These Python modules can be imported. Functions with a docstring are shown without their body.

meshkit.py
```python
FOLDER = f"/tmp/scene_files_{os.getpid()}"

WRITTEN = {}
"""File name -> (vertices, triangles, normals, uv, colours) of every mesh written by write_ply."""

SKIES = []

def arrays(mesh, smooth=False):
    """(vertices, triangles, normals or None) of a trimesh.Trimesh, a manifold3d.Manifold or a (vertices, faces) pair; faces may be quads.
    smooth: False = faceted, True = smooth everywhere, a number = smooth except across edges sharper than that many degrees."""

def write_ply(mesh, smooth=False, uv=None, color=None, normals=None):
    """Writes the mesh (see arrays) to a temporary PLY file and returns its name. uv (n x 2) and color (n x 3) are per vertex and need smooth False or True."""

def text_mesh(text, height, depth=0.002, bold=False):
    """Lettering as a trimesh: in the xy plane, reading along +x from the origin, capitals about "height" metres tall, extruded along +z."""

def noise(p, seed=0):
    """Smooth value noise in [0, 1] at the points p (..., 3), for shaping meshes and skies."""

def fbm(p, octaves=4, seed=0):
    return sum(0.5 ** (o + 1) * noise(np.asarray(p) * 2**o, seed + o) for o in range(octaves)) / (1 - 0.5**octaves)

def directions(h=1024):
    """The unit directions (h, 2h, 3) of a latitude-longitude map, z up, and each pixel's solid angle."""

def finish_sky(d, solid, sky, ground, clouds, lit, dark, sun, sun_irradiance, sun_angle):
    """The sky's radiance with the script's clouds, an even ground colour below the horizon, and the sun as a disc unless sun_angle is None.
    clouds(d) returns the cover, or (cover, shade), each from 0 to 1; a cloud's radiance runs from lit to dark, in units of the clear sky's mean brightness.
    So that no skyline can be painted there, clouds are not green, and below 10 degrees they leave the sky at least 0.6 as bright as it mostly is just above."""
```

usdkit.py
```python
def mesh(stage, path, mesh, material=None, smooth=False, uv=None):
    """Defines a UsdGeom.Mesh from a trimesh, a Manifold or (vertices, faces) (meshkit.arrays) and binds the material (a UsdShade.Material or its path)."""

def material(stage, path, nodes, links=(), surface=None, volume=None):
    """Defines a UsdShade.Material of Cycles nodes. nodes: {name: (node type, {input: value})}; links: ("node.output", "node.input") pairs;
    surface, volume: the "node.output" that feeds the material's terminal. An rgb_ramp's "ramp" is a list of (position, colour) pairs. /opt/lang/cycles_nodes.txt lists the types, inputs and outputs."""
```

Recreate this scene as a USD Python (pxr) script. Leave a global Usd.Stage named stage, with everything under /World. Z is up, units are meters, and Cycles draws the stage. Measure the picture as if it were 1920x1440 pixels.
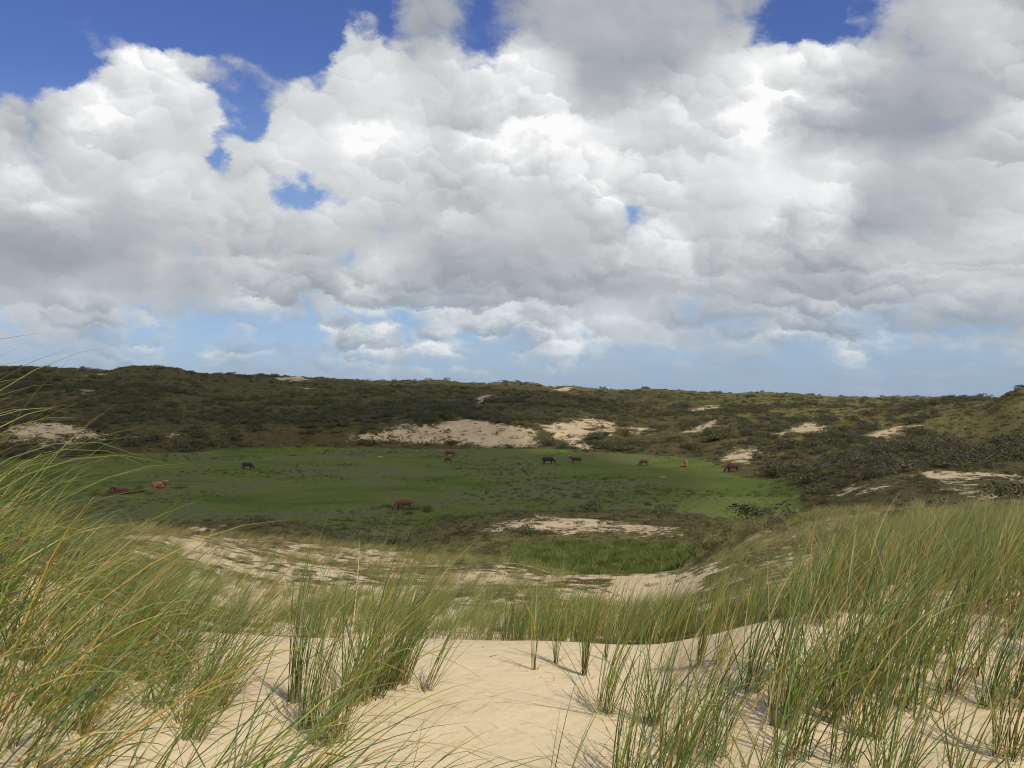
import math
import numpy as np
import shapely
import trimesh
import manifold3d as m3
import meshkit
import usdkit
from scipy.interpolate import PchipInterpolator
from pxr import Usd, UsdGeom, UsdLux, UsdShade, Gf, Sdf, Vt
stage = Usd.Stage.CreateInMemory()
UsdGeom.Xform.Define(stage, '/World')
UsdGeom.Scope.Define(stage, '/World/Looks')
EYE = 11.5
F = 1580.0                     # focal length in pixels of a 1920 pixel wide picture
HOR = 742.0                    # the eye's level in that picture
cam = UsdGeom.Camera.Define(stage, '/World/camera')
cam.CreateHorizontalApertureAttr(36.0)
cam.CreateFocalLengthAttr(36.0 * F / 1920)
cam.CreateClippingRangeAttr(Gf.Vec2f(0.1, 20000))
cam.CreateExposureAttr(0.0)
cam.CreateVerticalApertureOffsetAttr((HOR - 720) / 1920 * 36.0)
cam.AddTransformOp().Set(Gf.Matrix4d().SetRotate(Gf.Rotation(Gf.Vec3d(1, 0, 0), 90)) * Gf.Matrix4d().SetTranslate(Gf.Vec3d(0, 0, EYE)))
SUN_EL, SUN_AZ = math.radians(47), math.radians(141)
SUN_DIR = np.array([math.sin(SUN_AZ) * math.cos(SUN_EL), math.cos(SUN_AZ) * math.cos(SUN_EL), math.sin(SUN_EL)])


class Graph:
    """Small builder for node graphs: every method adds a node and returns its output."""
    def __init__(self):
        self.nodes, self.links, self.n = {}, [], 0

    def add(self, kind, out, **inputs):
        name = f"{kind}_{self.n}"
        self.n += 1
        fixed = {}
        for k, v in inputs.items():
            if isinstance(v, str) and '.' in v:
                self.links.append((v, f"{name}.{k}"))
            else:
                fixed[k] = v
        self.nodes[name] = (kind, fixed)
        return f"{name}.{out}"

    def m(self, op, a, b=0.0, c=0.0, clamp=False):
        return self.add('math', 'value', math_type=op, value1=a, value2=b, value3=c, use_clamp=clamp)

    def rng(self, v, a, b, c=0.0, d=1.0, kind='smoothstep'):
        return self.add('map_range', 'result', range_type=kind, value=v, from_min=a, from_max=b, to_min=c, to_max=d, clamp=True)

    def mixc(self, f, a, b, blend='mix'):
        return self.add('mix_color', 'result', blend_type=blend, fac=f, a=a, b=b)

    def mixf(self, f, a, b):
        return self.add('mix_float', 'result', fac=f, a=a, b=b)

    def noise(self, vec, scale, detail=4.0, rough=0.5, dist=0.0):
        return self.add('noise_texture', 'fac', vector=vec, scale=scale, detail=detail, roughness=rough, distortion=dist)

    def ramp(self, f, stops, interpolate=True):
        return self.add('rgb_ramp', 'color', fac=f, ramp=stops, interpolate=interpolate)

    def vm(self, op, a, b=(0, 0, 0), out='vector', **k):
        return self.add('vector_math', out, math_type=op, vector1=a, vector2=b, **k)

    def make(self, path, surface=None, volume=None):
        return usdkit.material(stage, path, self.nodes, self.links, surface=surface, volume=volume)


# ---------------------------------------------------------------- sky
# cover and brightness of the clouds by rows of elevation (from high to low) and columns of azimuth
COVER = ["000000000000066168999999400389999", "002310000004377279999997100599999", "001598855239768789999999777999999",
         "502899964869999999999999999999999", "868999983999999999999999999999999", "999999939999999999998999999999999",
         "999999999537999999986999999999999", "999999799999999999984899999999999", "999998599995999999999999999996999",
         "999999999989999999999999999999999", "788875434556547888879888788788888", "566755565466777657765656655666556", "444444444444444444444444444444444"]
BRIGHT = ["444444444444433334444444445555664",
          "333356666668533344444445678644565",
          "666799865589966785333357999644456",
          "667998865989997798446888998443446",
          "667988797889987789988789943333466",
          "677778878888887887888888989756655",
          "667768777777777777777888999555567",
          "556555676675566676666778878355578",
          "333446556555744555556667655567777",
          "456555456446533333334555444555666",
          "665466545565654675676444533444334",
          "444455654566777447855655555654555",
          "444444444444444444444444444444444"]
ROW_Y = [60 * k for k in range(13)]
AZ0, AZ1 = -35.0, 35.0
COLS = np.degrees(np.arctan((np.arange(33) * 60 - 960) / F))


def sky_material():
    g = Graph()
    geo = g.add('geometry', 'position')
    d = g.vm('normalize', geo)
    sep = g.add('separate_xyz', 'x', vector=d)
    x, y, z = sep, sep[:-1] + 'y', sep[:-1] + 'z'
    az = g.m('arctan2', x, y)
    span = math.radians(AZ1 - AZ0)
    fold = g.m('pingpong', g.m('subtract', az, math.radians(AZ0)), span)     # the cloud field goes on around the horizon
    t = g.m('divide', fold, span)
    folded = g.m('add', fold, math.radians(AZ0))
    hz = g.m('sqrt', g.m('subtract', 1.0, g.m('multiply', z, z)))
    slope = g.m('divide', g.m('divide', z, g.m('maximum', hz, 0.05)), g.m('cosine', folded))
    # warp the coordinates so that the coarse cloud field gets lumpy outlines
    dn = g.vm('multiply', d, (1.0, 1.0, 1.5))
    w1 = g.add('noise_texture', 'color', vector=dn, scale=8.0, detail=8.0, roughness=0.66)
    w1 = g.vm('subtract', w1, (0.5, 0.5, 0.5))
    ws = g.add('separate_xyz', 'x', vector=w1)
    t = g.m('add', t, g.m('multiply', ws, 0.085))
    slope_w = g.m('add', slope, g.m('multiply', ws[:-1] + 'y', g.rng(slope, 0.02, 0.2, 0.014, 0.085)))
    tt = np.linspace(0, 1, 256)
    value = None
    for k, ry in enumerate(ROW_Y):
        c = np.interp(AZ0 + tt * (AZ1 - AZ0), COLS, [int(q) / 9 for q in COVER[k]])
        b = np.interp(AZ0 + tt * (AZ1 - AZ0), COLS, [int(q) / 9 for q in BRIGHT[k]])
        row = g.ramp(t, [(p, (cc, bb, 0)) for p, cc, bb in zip(tt, c, b)])
        if value is None:
            value = row
        else:
            s0, s1 = (HOR - ROW_Y[k - 1]) / F, (HOR - ry) / F
            value = g.mixc(g.rng(slope_w, s0, s1, kind='linear'), value, row)
    vs = g.add('separate_color', 'r', color=value)
    cover, bright = vs, vs[:-1] + 'g'
    low = g.rng(slope, 0.03, 0.22)          # 0 near the horizon, 1 higher up
    # heaps of cloud: cells shaded as if lit from above and a little from the right
    fine = g.vm('subtract', g.add('noise_texture', 'color', vector=dn, scale=38.0, detail=5.0, roughness=0.6), (0.5, 0.5, 0.5))
    flat = g.add('combine_xyz', 'vector', x=folded, y=g.m('multiply', slope, 1.15), z=0.0)
    flat = g.vm('add', flat, g.vm('add', g.vm('scale', w1, scale=0.10), g.vm('scale', fine, scale=0.022)))

    def cells(s, smooth, squash=1.0):
        q = g.vm('multiply', flat, (1.0, squash, 0.0))
        v = g.add('voronoi_texture', 'distance', vector=q, dimensions='2D', feature='smooth_f1', scale=s, smoothness=smooth, randomness=0.95)
        c = v[:-8] + 'position'
        off = g.vm('scale', g.vm('subtract', q, c), scale=s)
        return v, g.vm('dot_product', off, (0.38, 0.92, 0.0), out='value')
    d1, l1 = cells(5.0, 0.7)
    d2, l2 = cells(13.0, 0.5)
    d3, l3 = cells(34.0, 0.4)
    d4, l4 = cells(21.0, 0.6, 1.9)
    puff_q = g.vm('multiply', dn, (1.0, 1.0, 2.2))
    n0 = g.noise(dn, 5.0, 3.0, 0.5)
    e0 = g.noise(dn, 9.0, 9.0, 0.62)
    scallop = g.m('add', g.m('multiply', g.m('subtract', 0.42, d2), 0.46), g.m('multiply', g.m('subtract', 0.42, d3), 0.40))
    gaps = g.rng(g.noise(puff_q, 15.0, 4.0, 0.5), 0.40, 0.56, 1.0, 0.0)
    cover = g.m('subtract', cover, g.m('multiply', gaps, g.m('multiply', g.rng(slope, 0.155, 0.09), 0.17)))
    dens = g.m('add', g.m('multiply', cover, 1.25), g.m('add', scallop, g.m('multiply', g.m('subtract', e0, 0.5), 1.35)))
    soft = g.m('subtract', 1.0, g.rng(bright, 0.35, 0.8))
    alpha = g.rng(dens, g.m('subtract', 0.46, g.m('multiply', soft, 0.2)), g.m('add', 0.88, g.m('multiply', soft, 0.25)))
    hi = g.m('add', g.m('multiply', l1, 0.26), g.m('add', g.m('multiply', l2, 0.27), g.m('multiply', l3, 0.15)))
    lo = g.m('add', g.m('multiply', l2, 0.14), g.m('add', g.m('multiply', l4, 0.46), g.m('multiply', l3, 0.10)))
    relief = g.mixf(low, lo, g.m('multiply', hi, g.rng(bright, 0.3, 0.75, 0.3, 1.0)))
    relief = g.m('multiply', relief, g.rng(g.noise(dn, 6.5, 3.0, 0.55), 0.36, 0.62, 0.25, 1.15))
    br = g.m('add', g.m('subtract', bright, g.rng(bright, 0.5, 1.0, 0.02, 0.10)), relief)
    br = g.m('add', br, g.m('multiply', g.m('subtract', n0, 0.5), 0.35))
    br = g.m('add', br, g.m('multiply', g.m('subtract', e0, 0.5), 0.18))
    white = g.ramp(br, [(0.0, (.24, .26, .30)), (0.33, (.36, .385, .425)), (0.55, (.50, .52, .54)), (0.78, (.68, .70, .71)), (0.93, (.84, .85, .86)), (1, (.97, .97, .97))])
    hazy = g.ramp(br, [(0.0, (.27, .34, .43)), (0.4, (.36, .43, .52)), (0.65, (.55, .61, .67)), (0.85, (.76, .80, .83)), (1, (.88, .90, .91))])
    cloud = g.mixc(g.rng(slope, 0.02, 0.17), hazy, white)
    sky = g.add('sky_texture', 'color', sky_type='single_scattering', sun_disc=False, sun_elevation=SUN_EL, sun_rotation=SUN_AZ, aerosol_density=0.3)
    sky = g.mixc(1.0, g.vm('scale', sky, scale=0.1), g.mixc(g.rng(slope, 0.0, 0.45), (0.70, 0.76, 0.98), (0.57, 0.67, 1.10)), 'multiply')
    sky = g.mixc(g.rng(slope, 0.42, 0.14, 0.0, 0.6), sky, (0.29, 0.45, 0.66))
    col = g.mixc(alpha, sky, cloud)
    # thin grey-blue air low over the land
    col = g.mixc(g.rng(slope, 0.0, 0.075, 0.7, 0.0), col, (0.315, 0.405, 0.525))
    col = g.vm('scale', col, scale=10.0)
    bg = g.add('background_shader', 'background', color=col, strength=0.1)
    return g.make('/World/Looks/sky', surface=bg)


sky = UsdLux.DomeLight.Define(stage, '/World/sky')
sky.GetPrim().SetCustomDataByKey('kind', 'structure')
UsdShade.MaterialBindingAPI.Apply(sky.GetPrim()).Bind(sky_material())
sun = UsdLux.DistantLight.Define(stage, '/World/sun')
sun.CreateIntensityAttr(1.15)
sun.CreateAngleAttr(0.5)
sun.CreateNormalizeAttr(True)
sun.CreateColorAttr(Gf.Vec3f(1.0, 0.93, 0.80))
sun.AddTransformOp().Set(Gf.Matrix4d().SetRotate(Gf.Rotation(Gf.Vec3d(0, 0, 1), Gf.Vec3d(*SUN_DIR))))

# ---------------------------------------------------------------- helpers
def tag(p, label=None, cat=None, group=None, kind=None):
    p = p.GetPrim() if hasattr(p, 'GetPrim') else p
    for k, v in (('label', label), ('category', cat), ('group', group), ('kind', kind)):
        if v:
            p.SetCustomDataByKey(k, v)
    return p


taken = {}


def fresh(name, parent='/World'):
    n = taken.get((parent, name), 0)
    taken[(parent, name)] = n + 1
    return f"{parent}/{name}" + (f"_{n:03d}" if n else "")


def raw_mesh(path, v, f, mat, normals=None, **primvars):
    m = UsdGeom.Mesh.Define(stage, path)
    m.CreatePointsAttr(Vt.Vec3fArray.FromNumpy(np.ascontiguousarray(v, np.float32)))
    m.CreateFaceVertexCountsAttr(Vt.IntArray.FromNumpy(np.full(len(f), f.shape[1], np.int32)))
    m.CreateFaceVertexIndicesAttr(Vt.IntArray.FromNumpy(np.ascontiguousarray(f, np.int32).ravel()))
    m.CreateSubdivisionSchemeAttr('none')
    if normals is not None:
        m.CreateNormalsAttr(Vt.Vec3fArray.FromNumpy(np.ascontiguousarray(normals, np.float32)))
        m.SetNormalsInterpolation('vertex')
    for k, a in primvars.items():
        UsdGeom.PrimvarsAPI(m).CreatePrimvar(k, Sdf.ValueTypeNames.Color3fArray, 'vertex').Set(Vt.Vec3fArray.FromNumpy(np.ascontiguousarray(a, np.float32)))
    UsdShade.MaterialBindingAPI.Apply(m.GetPrim()).Bind(mat)
    return m


def sstep(a, b, x):
    t = np.clip((x - a) / (b - a), 0, 1)
    return t * t * (3 - 2 * t)


def fbm2(x, y, scale, octaves=4, seed=0):
    return meshkit.fbm(np.stack([x / scale, y / scale, np.full(np.shape(x), 0.37 + seed)], -1), octaves, seed)


# ---------------------------------------------------------------- the lie of the land
# Heights below the eye along lines of sight, (distance, height) pairs; "y" marks heights read off a view line.
def yl(s, y):
    return (s, -(y - HOR) / F * s)


PROFILE = {
    -300: [(.5, -1.2), (1.6, -.72), (2.5, -.55), (4, -.62), (6, -.95), (10, -1.45), (14, -1.95), (18, -2.3), (24, -4), (34, -7.5), (50, -10.2), (70, -11.5), (120, -11.5), (135, -10.9), (156, -8.5), (170, -5), (200, -2.5), (240, 3), (310, 11), (380, 6), (700, -4)],
    0: [(.5, -1.4), (2, -1.18), (3, -1.12), (5, -1.25), yl(7, 1070), yl(10, 1030), yl(14, 995), yl(18, 978), (24, -4.4), (34, -8), (50, -10.6), (70, -11.5), (138, -11.5), yl(146, 860), yl(156, 830), yl(168, 795), yl(200, 765), yl(240, 725), yl(310, 689), (380, 6), (700, -4)],
    240: [(.5, -1.45), (2, -1.42), (3.6, -1.48), yl(5, 1232), yl(6.4, 1175), yl(8, 1142), yl(12, 1072), yl(17, 1022), yl(23, 993), (28, -4.6), (38, -8), (50, -10.4), yl(62, 1002), (70, -11.3), (80, -11.5), (152, -11.5), yl(158, 856), yl(166, 832), yl(175, 800), yl(200, 775), yl(250, 725), yl(330, 691), (400, 5), (700, -4)],
    480: [(.5, -1.5), (2, -1.5), (3.6, -1.55), yl(5, 1260), yl(6.4, 1193), (7.4, -2.15), yl(10, 1172), yl(14, 1116), yl(20, 1060), yl(26, 1024), yl(31, 1010), (36, -6.8), (46, -9.6), (56, -10.6), yl(62, 990), yl(66, 979), (74, -11.3), (82, -11.5), (163, -11.5), yl(170, 845), yl(180, 825), yl(190, 800), yl(220, 770), yl(270, 740), yl(350, 704), (420, 4), (700, -4)],
    720: [(.5, -1.5), (2, -1.53), (3.6, -1.59), yl(5, 1270), yl(6.4, 1201), (7.4, -2.2), yl(9.5, 1190), yl(14, 1136), yl(20, 1086), yl(27, 1048), yl(33, 1034), (40, -8.2), (50, -10), yl(60, 1022), yl(68, 1003), (78, -11.5), (172, -11.5), yl(178, 838), yl(190, 800), yl(200, 785), yl(240, 755), yl(300, 735), yl(390, 715), (470, 2), (700, -4)],
    960: [(.5, -1.5), (2, -1.53), yl(3.6, 1440), yl(4.8, 1290), yl(6.2, 1203), (7.2, -2.16), yl(9.5, 1195), yl(14, 1140), yl(20, 1090), yl(27, 1062), (34, -6.9), yl(42, 1055), yl(50, 1015), yl(58, 990), yl(66, 964), (76, -10.7), (84, -11.5), (171, -11.5), yl(175, 840), yl(195, 786), yl(205, 778), yl(240, 757), yl(330, 735), yl(420, 720), (480, 2), (700, -4)],
    1200: [(.5, -1.5), (2, -1.53), (3.6, -1.59), yl(5, 1280), yl(6.2, 1212), (7.2, -2.2), yl(10, 1185), yl(15, 1142), yl(18.5, 1120), yl(21.8, 1076), (23.5, -5.6), (32, -8.2), yl(42, 1074), yl(48, 1030), yl(54, 1001), yl(62, 976), yl(70, 959), (78, -10.8), (86, -11.5), (145, -11.5), yl(150, 862), yl(165, 836), yl(185, 812), yl(215, 780), yl(280, 757), yl(340, 742), yl(420, 731), (500, 0), (700, -4)],
    1440: [(.5, -1.45), (2, -1.47), (3.6, -1.5), (5, -1.45), yl(6, 1166), (7.5, -2.1), yl(10, 1130), yl(14, 1086), yl(20, 1042), yl(28, 1002), yl(36, 977), yl(42, 964), (50, -7.5), (60, -9.8), (70, -11.2), (82, -11.5), (100, -11.5), yl(110, 897), yl(120, 880), yl(135, 860), yl(150, 835), yl(165, 810), yl(200, 780), yl(260, 760), yl(340, 745), yl(440, 736), (520, -1), (700, -5)],
    1680: [(.5, -1.45), (2, -1.45), (3.6, -1.45), yl(6, 1135), yl(9, 1085), yl(14, 1035), yl(20, 1000), yl(28, 974), yl(38, 955), (46, -6.5), (56, -8.5), yl(66, 940), yl(74, 915), yl(84, 890), yl(95, 868), yl(115, 840), yl(135, 822), yl(150, 800), yl(190, 775), yl(260, 760), yl(340, 749), yl(460, 743.5), (560, -3), (700, -6)],
    1830: [(.5, -1.42), (2, -1.4), (3.6, -1.42), yl(6, 1120), yl(9, 1075), yl(15, 1012), yl(22, 980), yl(30, 960), yl(37, 950), (46, -6.1), (56, -7.6), yl(66, 925), yl(76, 900), yl(86, 880), yl(98, 862), yl(112, 842), yl(124, 826), yl(134, 803), yl(150, 772), yl(190, 757), yl(300, 748), yl(420, 746), (560, -4), (700, -6)],
    1920: [(.5, -1.4), (2, -1.38), (4, -1.4), yl(6, 1112), yl(10, 1062), yl(16, 1008), yl(24, 972), yl(34, 952), (44, -6), yl(56, 935), yl(66, 915), yl(78, 893), yl(92, 870), yl(108, 845), yl(122, 822), yl(130, 790), yl(138, 750), yl(146, 725), (160, 1), (200, -3), (300, -4), (700, -6)],
    2220: [(.5, -1.4), (2, -1.38), (4, -1.4), yl(6, 1105), yl(10, 1055), yl(16, 1000), yl(24, 968), yl(34, 950), (44, -6), yl(56, 935), yl(66, 915), yl(78, 893), yl(92, 870), yl(108, 840), yl(122, 800), yl(130, 760), yl(138, 715), yl(146, 690), (160, 4.5), (200, 1), (300, -4), (700, -6)],
}
PU = np.array([(x - 960) / F for x in PROFILE])
PF = [PchipInterpolator(np.log([p[0] for p in v]), [p[1] for p in v], extrapolate=False) for v in PROFILE.values()]
LS = np.linspace(np.log(.5), np.log(700), 3000)
TABLE = np.stack([f(LS) for f in PF])           # one row for each line of sight
UU = np.linspace(PU[0], PU[-1], 400)
TABLE = PchipInterpolator(PU, TABLE, axis=0)(UU)
SKY_X = [-300, 0, 60, 130, 200, 250, 330, 380, 460, 510, 540, 600, 700, 780, 800, 830, 900, 960, 1010, 1030, 1060, 1080, 1110, 1180, 1205, 1260, 1300, 1380, 1430, 1480, 1560, 1650, 1680, 1740, 1800, 1860, 2220]
SKY_Y = [690, 690, 688, 690, 698, 689, 690, 700, 703, 703, 706, 710, 714, 716, 713, 716, 720, 718, 720, 726, 724, 728, 729, 733, 729, 733, 735, 739, 735, 737, 744, 746, 743, 747, 746, 746, 746]
# small rises and dips of the far ridges
_u, _s = np.meshgrid(UU, np.exp(LS), indexing='ij')
_top = (HOR - np.interp(_u * F + 960, SKY_X, SKY_Y)) / F
_far = np.max(np.where((_s > 200) & (_s < 520), TABLE / _s, -1), axis=1, keepdims=True)
TABLE = TABLE + np.clip(_top - _far, -.01, .01) * _s * sstep(200, 300, _s) * sstep(700, 520, _s) * (np.abs(_u - .62) > .06)


def base(u, s):
    """Height above the meadow of the bare landform."""
    a = (np.clip(u, UU[0], UU[-1]) - UU[0]) / (UU[1] - UU[0])
    b = (np.log(np.clip(s, .5, 699)) - LS[0]) / (LS[1] - LS[0])
    i, j = np.clip(a.astype(int), 0, len(UU) - 2), np.clip(b.astype(int), 0, len(LS) - 2)
    p, q = a - i, b - j
    return EYE + (TABLE[i, j] * (1 - p) * (1 - q) + TABLE[i + 1, j] * p * (1 - q) + TABLE[i, j + 1] * (1 - p) * q + TABLE[i + 1, j + 1] * p * q)


LIM = math.atan(UU[-1])


def us(x, y):
    th = np.arctan2(x, y)
    c = np.clip(th, -LIM, LIM)
    return np.tan(c), np.hypot(x, y) * np.cos(c)


def height(x, y):
    x, y = np.asarray(x, float), np.asarray(y, float)
    u, s = us(x, y)
    z = base(u, s)
    flat = sstep(.7, .15, z)                    # the meadow stays level
    far = sstep(120, 200, s)
    z = z + (1 - flat) * far * ((fbm2(x, y, 16, 3, 3) - .5) * 3.0 + (fbm2(x, y, 4.5, 2, 4) - .5) * .9)
    mid = sstep(7, 14, s) * (1 - far) * (1 - flat) * (1 - .85 * sstep(.03, .08, u) * sstep(.24, .19, u) * sstep(17, 19, s) * sstep(26, 23, s))
    z = z + mid * ((fbm2(x, y, 5, 3, 5) - .5) * .7 + (fbm2(x, y, 1.3, 2, 6) - .5) * .16) * sstep(8, 40, s + 12)
    z = z + flat * (fbm2(x, y, 6, 3, 7) - .5) * .16
    near = sstep(9, 6, s)
    z = z + near * ((fbm2(x, y, .9, 3, 8) - .5) * .055 + (fbm2(x, y, .22, 2, 9) - .5) * .008)
    return z


def hit(px, py):
    """The point of the ground that lies on a view line."""
    s = np.exp(np.linspace(np.log(1.2), np.log(650), 6000))
    u = (px - 960) / F
    ray = EYE - (py - HOR) / F * s
    under = np.nonzero(ray < height(u * s, s))[0]
    k = under[0] if len(under) else -1
    return np.array([u * s[k], s[k], height(u * s[k], s[k])])


# ---------------------------------------------------------------- what covers the ground
SAND = [  # outlines of bare sand and how bare it is
    (.72, [(0, 800), (60, 791), (110, 791), (160, 800), (200, 814), (260, 816), (345, 816), (300, 822), (200, 832), (140, 832), (60, 838), (0, 836)]),
    (.55, [(480, 836), (520, 830), (560, 836), (600, 843), (595, 849), (540, 848), (450, 857), (345, 860), (380, 851)]),
    (.78, [(640, 830), (690, 806), (740, 800), (800, 796), (870, 783), (930, 790), (990, 801), (1010, 815), (1020, 835), (1010, 842), (960, 840), (900, 838), (850, 835), (800, 833), (740, 829), (690, 833)]),
    (.74, [(1030, 795), (1060, 786), (1110, 783), (1150, 790), (1180, 805), (1150, 815), (1100, 820), (1085, 825), (1120, 842), (1100, 845), (1060, 840), (1035, 820)]),
    (1.0, [(1022, 797), (1042, 797), (1075, 815), (1122, 845), (1095, 845), (1060, 832), (1035, 815)]),
    (.5, [(1150, 790), (1270, 800), (1240, 815), (1170, 820)]),
    (1., [(1300, 801), (1345, 787), (1345, 797), (1300, 812), (1290, 811)]),
    (.78, [(1345, 860), (1375, 838), (1425, 838), (1425, 850), (1410, 868), (1385, 870), (1360, 865)]),
    (.95, [(1420, 816), (1470, 810), (1500, 794), (1530, 786), (1535, 795), (1560, 805), (1540, 815), (1500, 812), (1470, 820)]),
    (.85, [(1605, 816), (1640, 808), (1700, 795), (1735, 796), (1720, 805), (1680, 820), (1660, 827), (1620, 822)]),
    (.74, [(1700, 886), (1760, 882), (1925, 888), (1925, 902), (1840, 900), (1900, 925), (1860, 932), (1780, 925), (1740, 922), (1760, 905), (1700, 900)]),
    (.7, [(1555, 921), (1600, 908), (1660, 905), (1660, 918), (1600, 925), (1560, 933)]),
    (.9, [(510, 708), (560, 706), (595, 716), (560, 716), (520, 713)]),
    (.6, [(550, 724), (595, 728), (590, 733), (545, 729)]),
    (1., [(895, 746), (915, 739), (930, 741), (905, 755), (893, 762)]),
    (1., [(1035, 731), (1065, 725), (1080, 729), (1060, 734)]),
    (.75, [(1285, 765), (1360, 758), (1360, 768), (1290, 772)]),
    (.75, [(150, 702), (205, 699), (200, 704), (160, 707)]),
    (.5, [(130, 731), (190, 721), (200, 735), (140, 745)]),
    (.7, [(1640, 856), (1720, 846), (1715, 851), (1650, 861)]),
    (.55, [(1450, 890), (1560, 882), (1520, 905), (1440, 903)]),
    (.68, [(880, 991), (940, 968), (1020, 968), (1120, 972), (1230, 977), (1310, 985), (1300, 1005), (1240, 1012), (1150, 1000), (1080, 1010), (1000, 1005), (900, 1001)]),
    (1., [(1440, 1055), (1480, 1035), (1540, 1033), (1545, 1050), (1500, 1065), (1450, 1075)]),
    (1.3, [(1100, 1078), (1285, 1078), (1275, 1120), (1240, 1140), (1120, 1145)]),
    (.75, [(330, 996), (350, 988), (420, 986), (410, 994), (350, 1000)]),
    (.75, [(0, 968), (60, 972), (90, 1000), (0, 1010)]),
]
LUSH = [(1., [(990, 1070), (1010, 1030), (1100, 1022), (1200, 1030), (1290, 1060), (1300, 1073), (1180, 1074)])]
DARK = [(1., [(400, 985), (460, 976), (560, 974), (680, 985), (600, 1000), (470, 1003)])]


def outline(points):
    pts = []
    for (x0, y0), (x1, y1) in zip(points, points[1:] + points[:1]):
        for k in range(4):
            pts.append(hit(x0 + (x1 - x0) * k / 4, y0 + (y1 - y0) * k / 4)[:2])
    return shapely.Polygon(pts).buffer(0)


SAND_W, LUSH_W, DARK_W = ([(w, outline(p)) for w, p in group] for group in (SAND, LUSH, DARK))


def spread(shapes, x, y):
    out = np.zeros(np.shape(x))
    for w, g in shapes:
        x0, y0, x1, y1 = g.bounds
        e = min(5.0, .30 * (y1 - y0) + .15)
        near = (x > x0 - e) & (x < x1 + e) & (y > y0 - e) & (y < y1 + e)
        if near.any():
            p = shapely.points(x[near], y[near])
            shapely.prepare(g)
            inside = shapely.contains_xy(g, x[near], y[near])
            d = shapely.distance(g.boundary, p) * np.where(inside, 1, -1)
            out[near] = np.maximum(out[near], w * sstep(-e, e, d))
    return out


def cover(x, y):
    """Shares of (bare sand, lush green, dry straw) on the ground."""
    u, s = us(x, y)
    z = base(u, s)
    px = u * F + 960
    sand = spread(SAND_W, x, y)
    lush = spread(LUSH_W, x, y)
    dark = spread(DARK_W, x, y)
    meadow = sstep(.9, .25, z) * sstep(58, 70, s) * sstep(190, 170, s)
    crest = sstep(8.2, 7.0, s)
    shoulder = sstep(7, 9, s) * sstep(36, 31, s) * sstep(1330, 1180, px)
    sand = np.maximum(sand, crest * 2)
    sand = np.maximum(sand, shoulder * (.61 - .2 * sstep(380, 200, px)))
    field = sstep(7, 9, s) * sstep(56, 48, s) * sstep(1150, 1330, px)
    sand = np.maximum(sand, field * .42)
    dry = np.maximum(sstep(1050, 1500, px) * sstep(95, 150, s) * .75, field) + shoulder * .5
    dry = np.maximum(dry, sstep(330, 420, s) * .6 * sstep(600, 800, px))
    dry = np.maximum(dry, .6 * sstep(33, 38, s) * sstep(62, 52, s) * sstep(560, 800, px))
    dry = dry * (1 - dark)
    sand = sand * (1 - meadow * .96)
    lush = np.maximum(lush, meadow)
    return np.stack([sand, lush, dry, dark], -1)


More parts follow.
